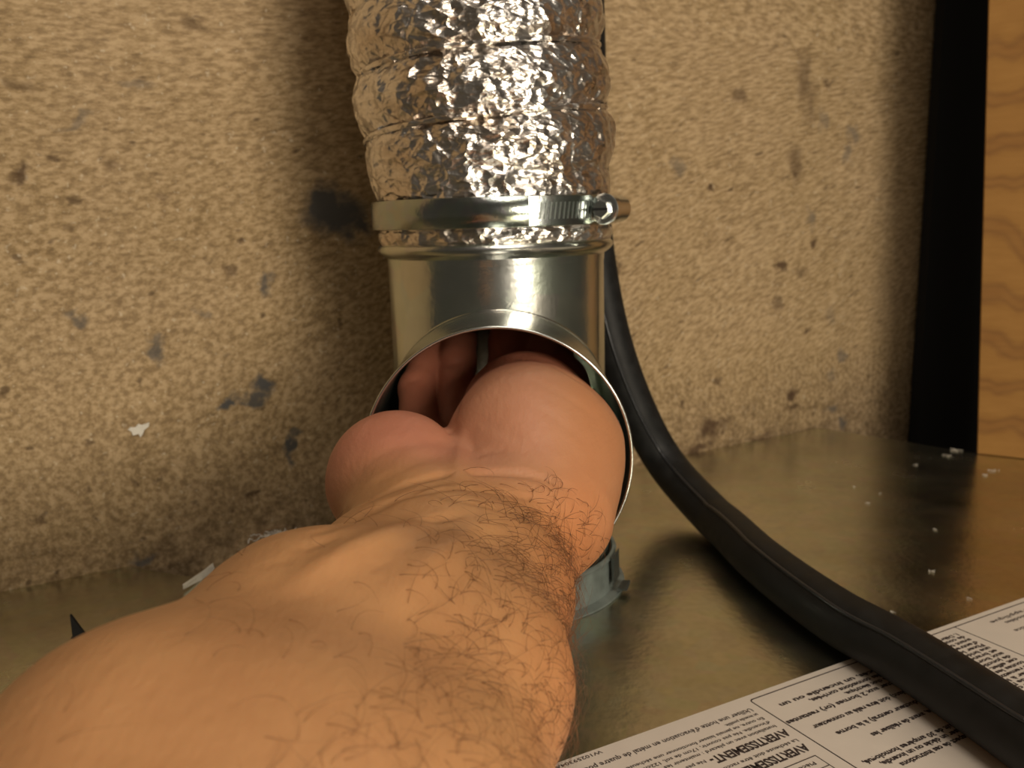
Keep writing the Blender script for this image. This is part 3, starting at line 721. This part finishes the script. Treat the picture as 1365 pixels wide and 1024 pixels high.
def skin():
    t = NT('skin'); a = t.node('ShaderNodeAttribute', attribute_name='tone'); v = t.coord()
    n = t.noise(v, 160, 4, .6); m = t.noise(v, 45, 3, .5); lines = t.noise(t.coord((1, .35, 1)), 520, 3, .5)
    c = t.mix(0.42, a, t.mix(m, (0.62, 0.42, 0.36), (1.0, 1.0, 0.98)), 'MULTIPLY')
    c = t.mix(0.20, c, t.mix(n, (0.6, 0.40, 0.33), (1.0, 1.0, 1.0)), 'MULTIPLY')
    c = t.mix(1.0, c, (0.90, 0.86, 0.82), 'MULTIPLY')
    t.set(Base_Color=c, Roughness=0.50, Subsurface_Weight=0.18, Subsurface_Scale=0.006)
    t.put(t.b.inputs['Subsurface Radius'], (1.0, .35, .15)); t.put(t.b.inputs['Specular IOR Level'], 0.38)
    t.bump(t.math('ADD', n, lines), 0.34, 0.0006); return t.m
M['skin'] = skin()
person = thing('person', 'bare hairy right forearm and hand reaching palm up into the round mouth of the tee', 'person', tuple(ARM[3][0]))
link('skin', rel(skin_me, person), M['skin'], person)
# hair
def hair():
    bm_v, bm_f = [], []; rng = random.Random(3); made = 0; tries = 0
    bv = BVHTree.FromPolygons([tuple(p) for p in co2], [tuple(q) for q in SQ])
    adir = (np.array(ARM[2][0]) - np.array(ARM[0][0])); adir /= np.linalg.norm(adir)
    while made < 3000 and tries < 200000:
        tries += 1; i = rng.randrange(nv); p = co2[i]; s = -s_[i]; x = s_x[i]
        if s < -.006 + .0 or s > .20: continue
        # shift of the centre line of the forearm to the left as it nears the viewer
        q = p - np.array(ARM[0][0]); along = q @ adir; lat = (q - along * adir) @ wv
        up = nn[i] @ (-cvec(0, .86, .5))
        dens = sm(-.012, .032, lat) * .95 + .10 * sm(.02, .07, along)
        if up < -.1: dens = .8
        dens *= sm(-.012, .030, along) if lat < .018 else sm(-.020, .01, along)
        if rng.random() > dens: continue
        if lat < .012 and along > .07 and rng.random() < .55: continue
        made += 1; hk = max(.55, 1.1 - along * 3.5)
        n_ = Vector(nn[i]); L = rng.uniform(.007, .017) * (0.6 if along < .01 else 1) * (1 if along < .08 else .8); seg = 7
        d = Vector(adir) * rng.uniform(-1.0, .35) + Vector(wv) * rng.uniform(-.3, 1.0) + Vector((rng.gauss(0, .35), rng.gauss(0, .35), rng.gauss(0, .35)))
        d = (d - n_ * d.dot(n_)).normalized(); curl = rng.gauss(0, .26); pt = Vector(p); pts = [pt - n_ * .0003]; lift = rng.uniform(.15, .55)
        for k in range(seg):
            d = (Matrix.Rotation(curl + rng.gauss(0, .08), 3, n_) @ d).normalized(); pt = pt + (d + n_ * lift * (1 - k / seg * 1.5)) * (L / seg)
            hit = bv.find_nearest(pt, .01)
            if hit[0] is not None and (pt - hit[0]).dot(hit[1]) < .0003: pt = hit[0] + (hit[1] if hit[1].dot(n_) > 0 else -hit[1]) * .0003
            pts.append(pt)
        V, Fc = tube(pts, [.000070 * hk * (1.15 - .9 * k / seg) for k in range(seg + 1)], 3, False); b = len(bm_v)
        bm_v.extend(V); bm_f.extend([tuple(b + j for j in f) for f in Fc])
    return mesh_from('arm_hair', bm_v, bm_f)
M['hair'] = simple('brown_hair', (.15, .062, .022), .5, 0, .3, 80)
link('arm_hair', rel(hair(), person), M['hair'], person, kind='stuff')
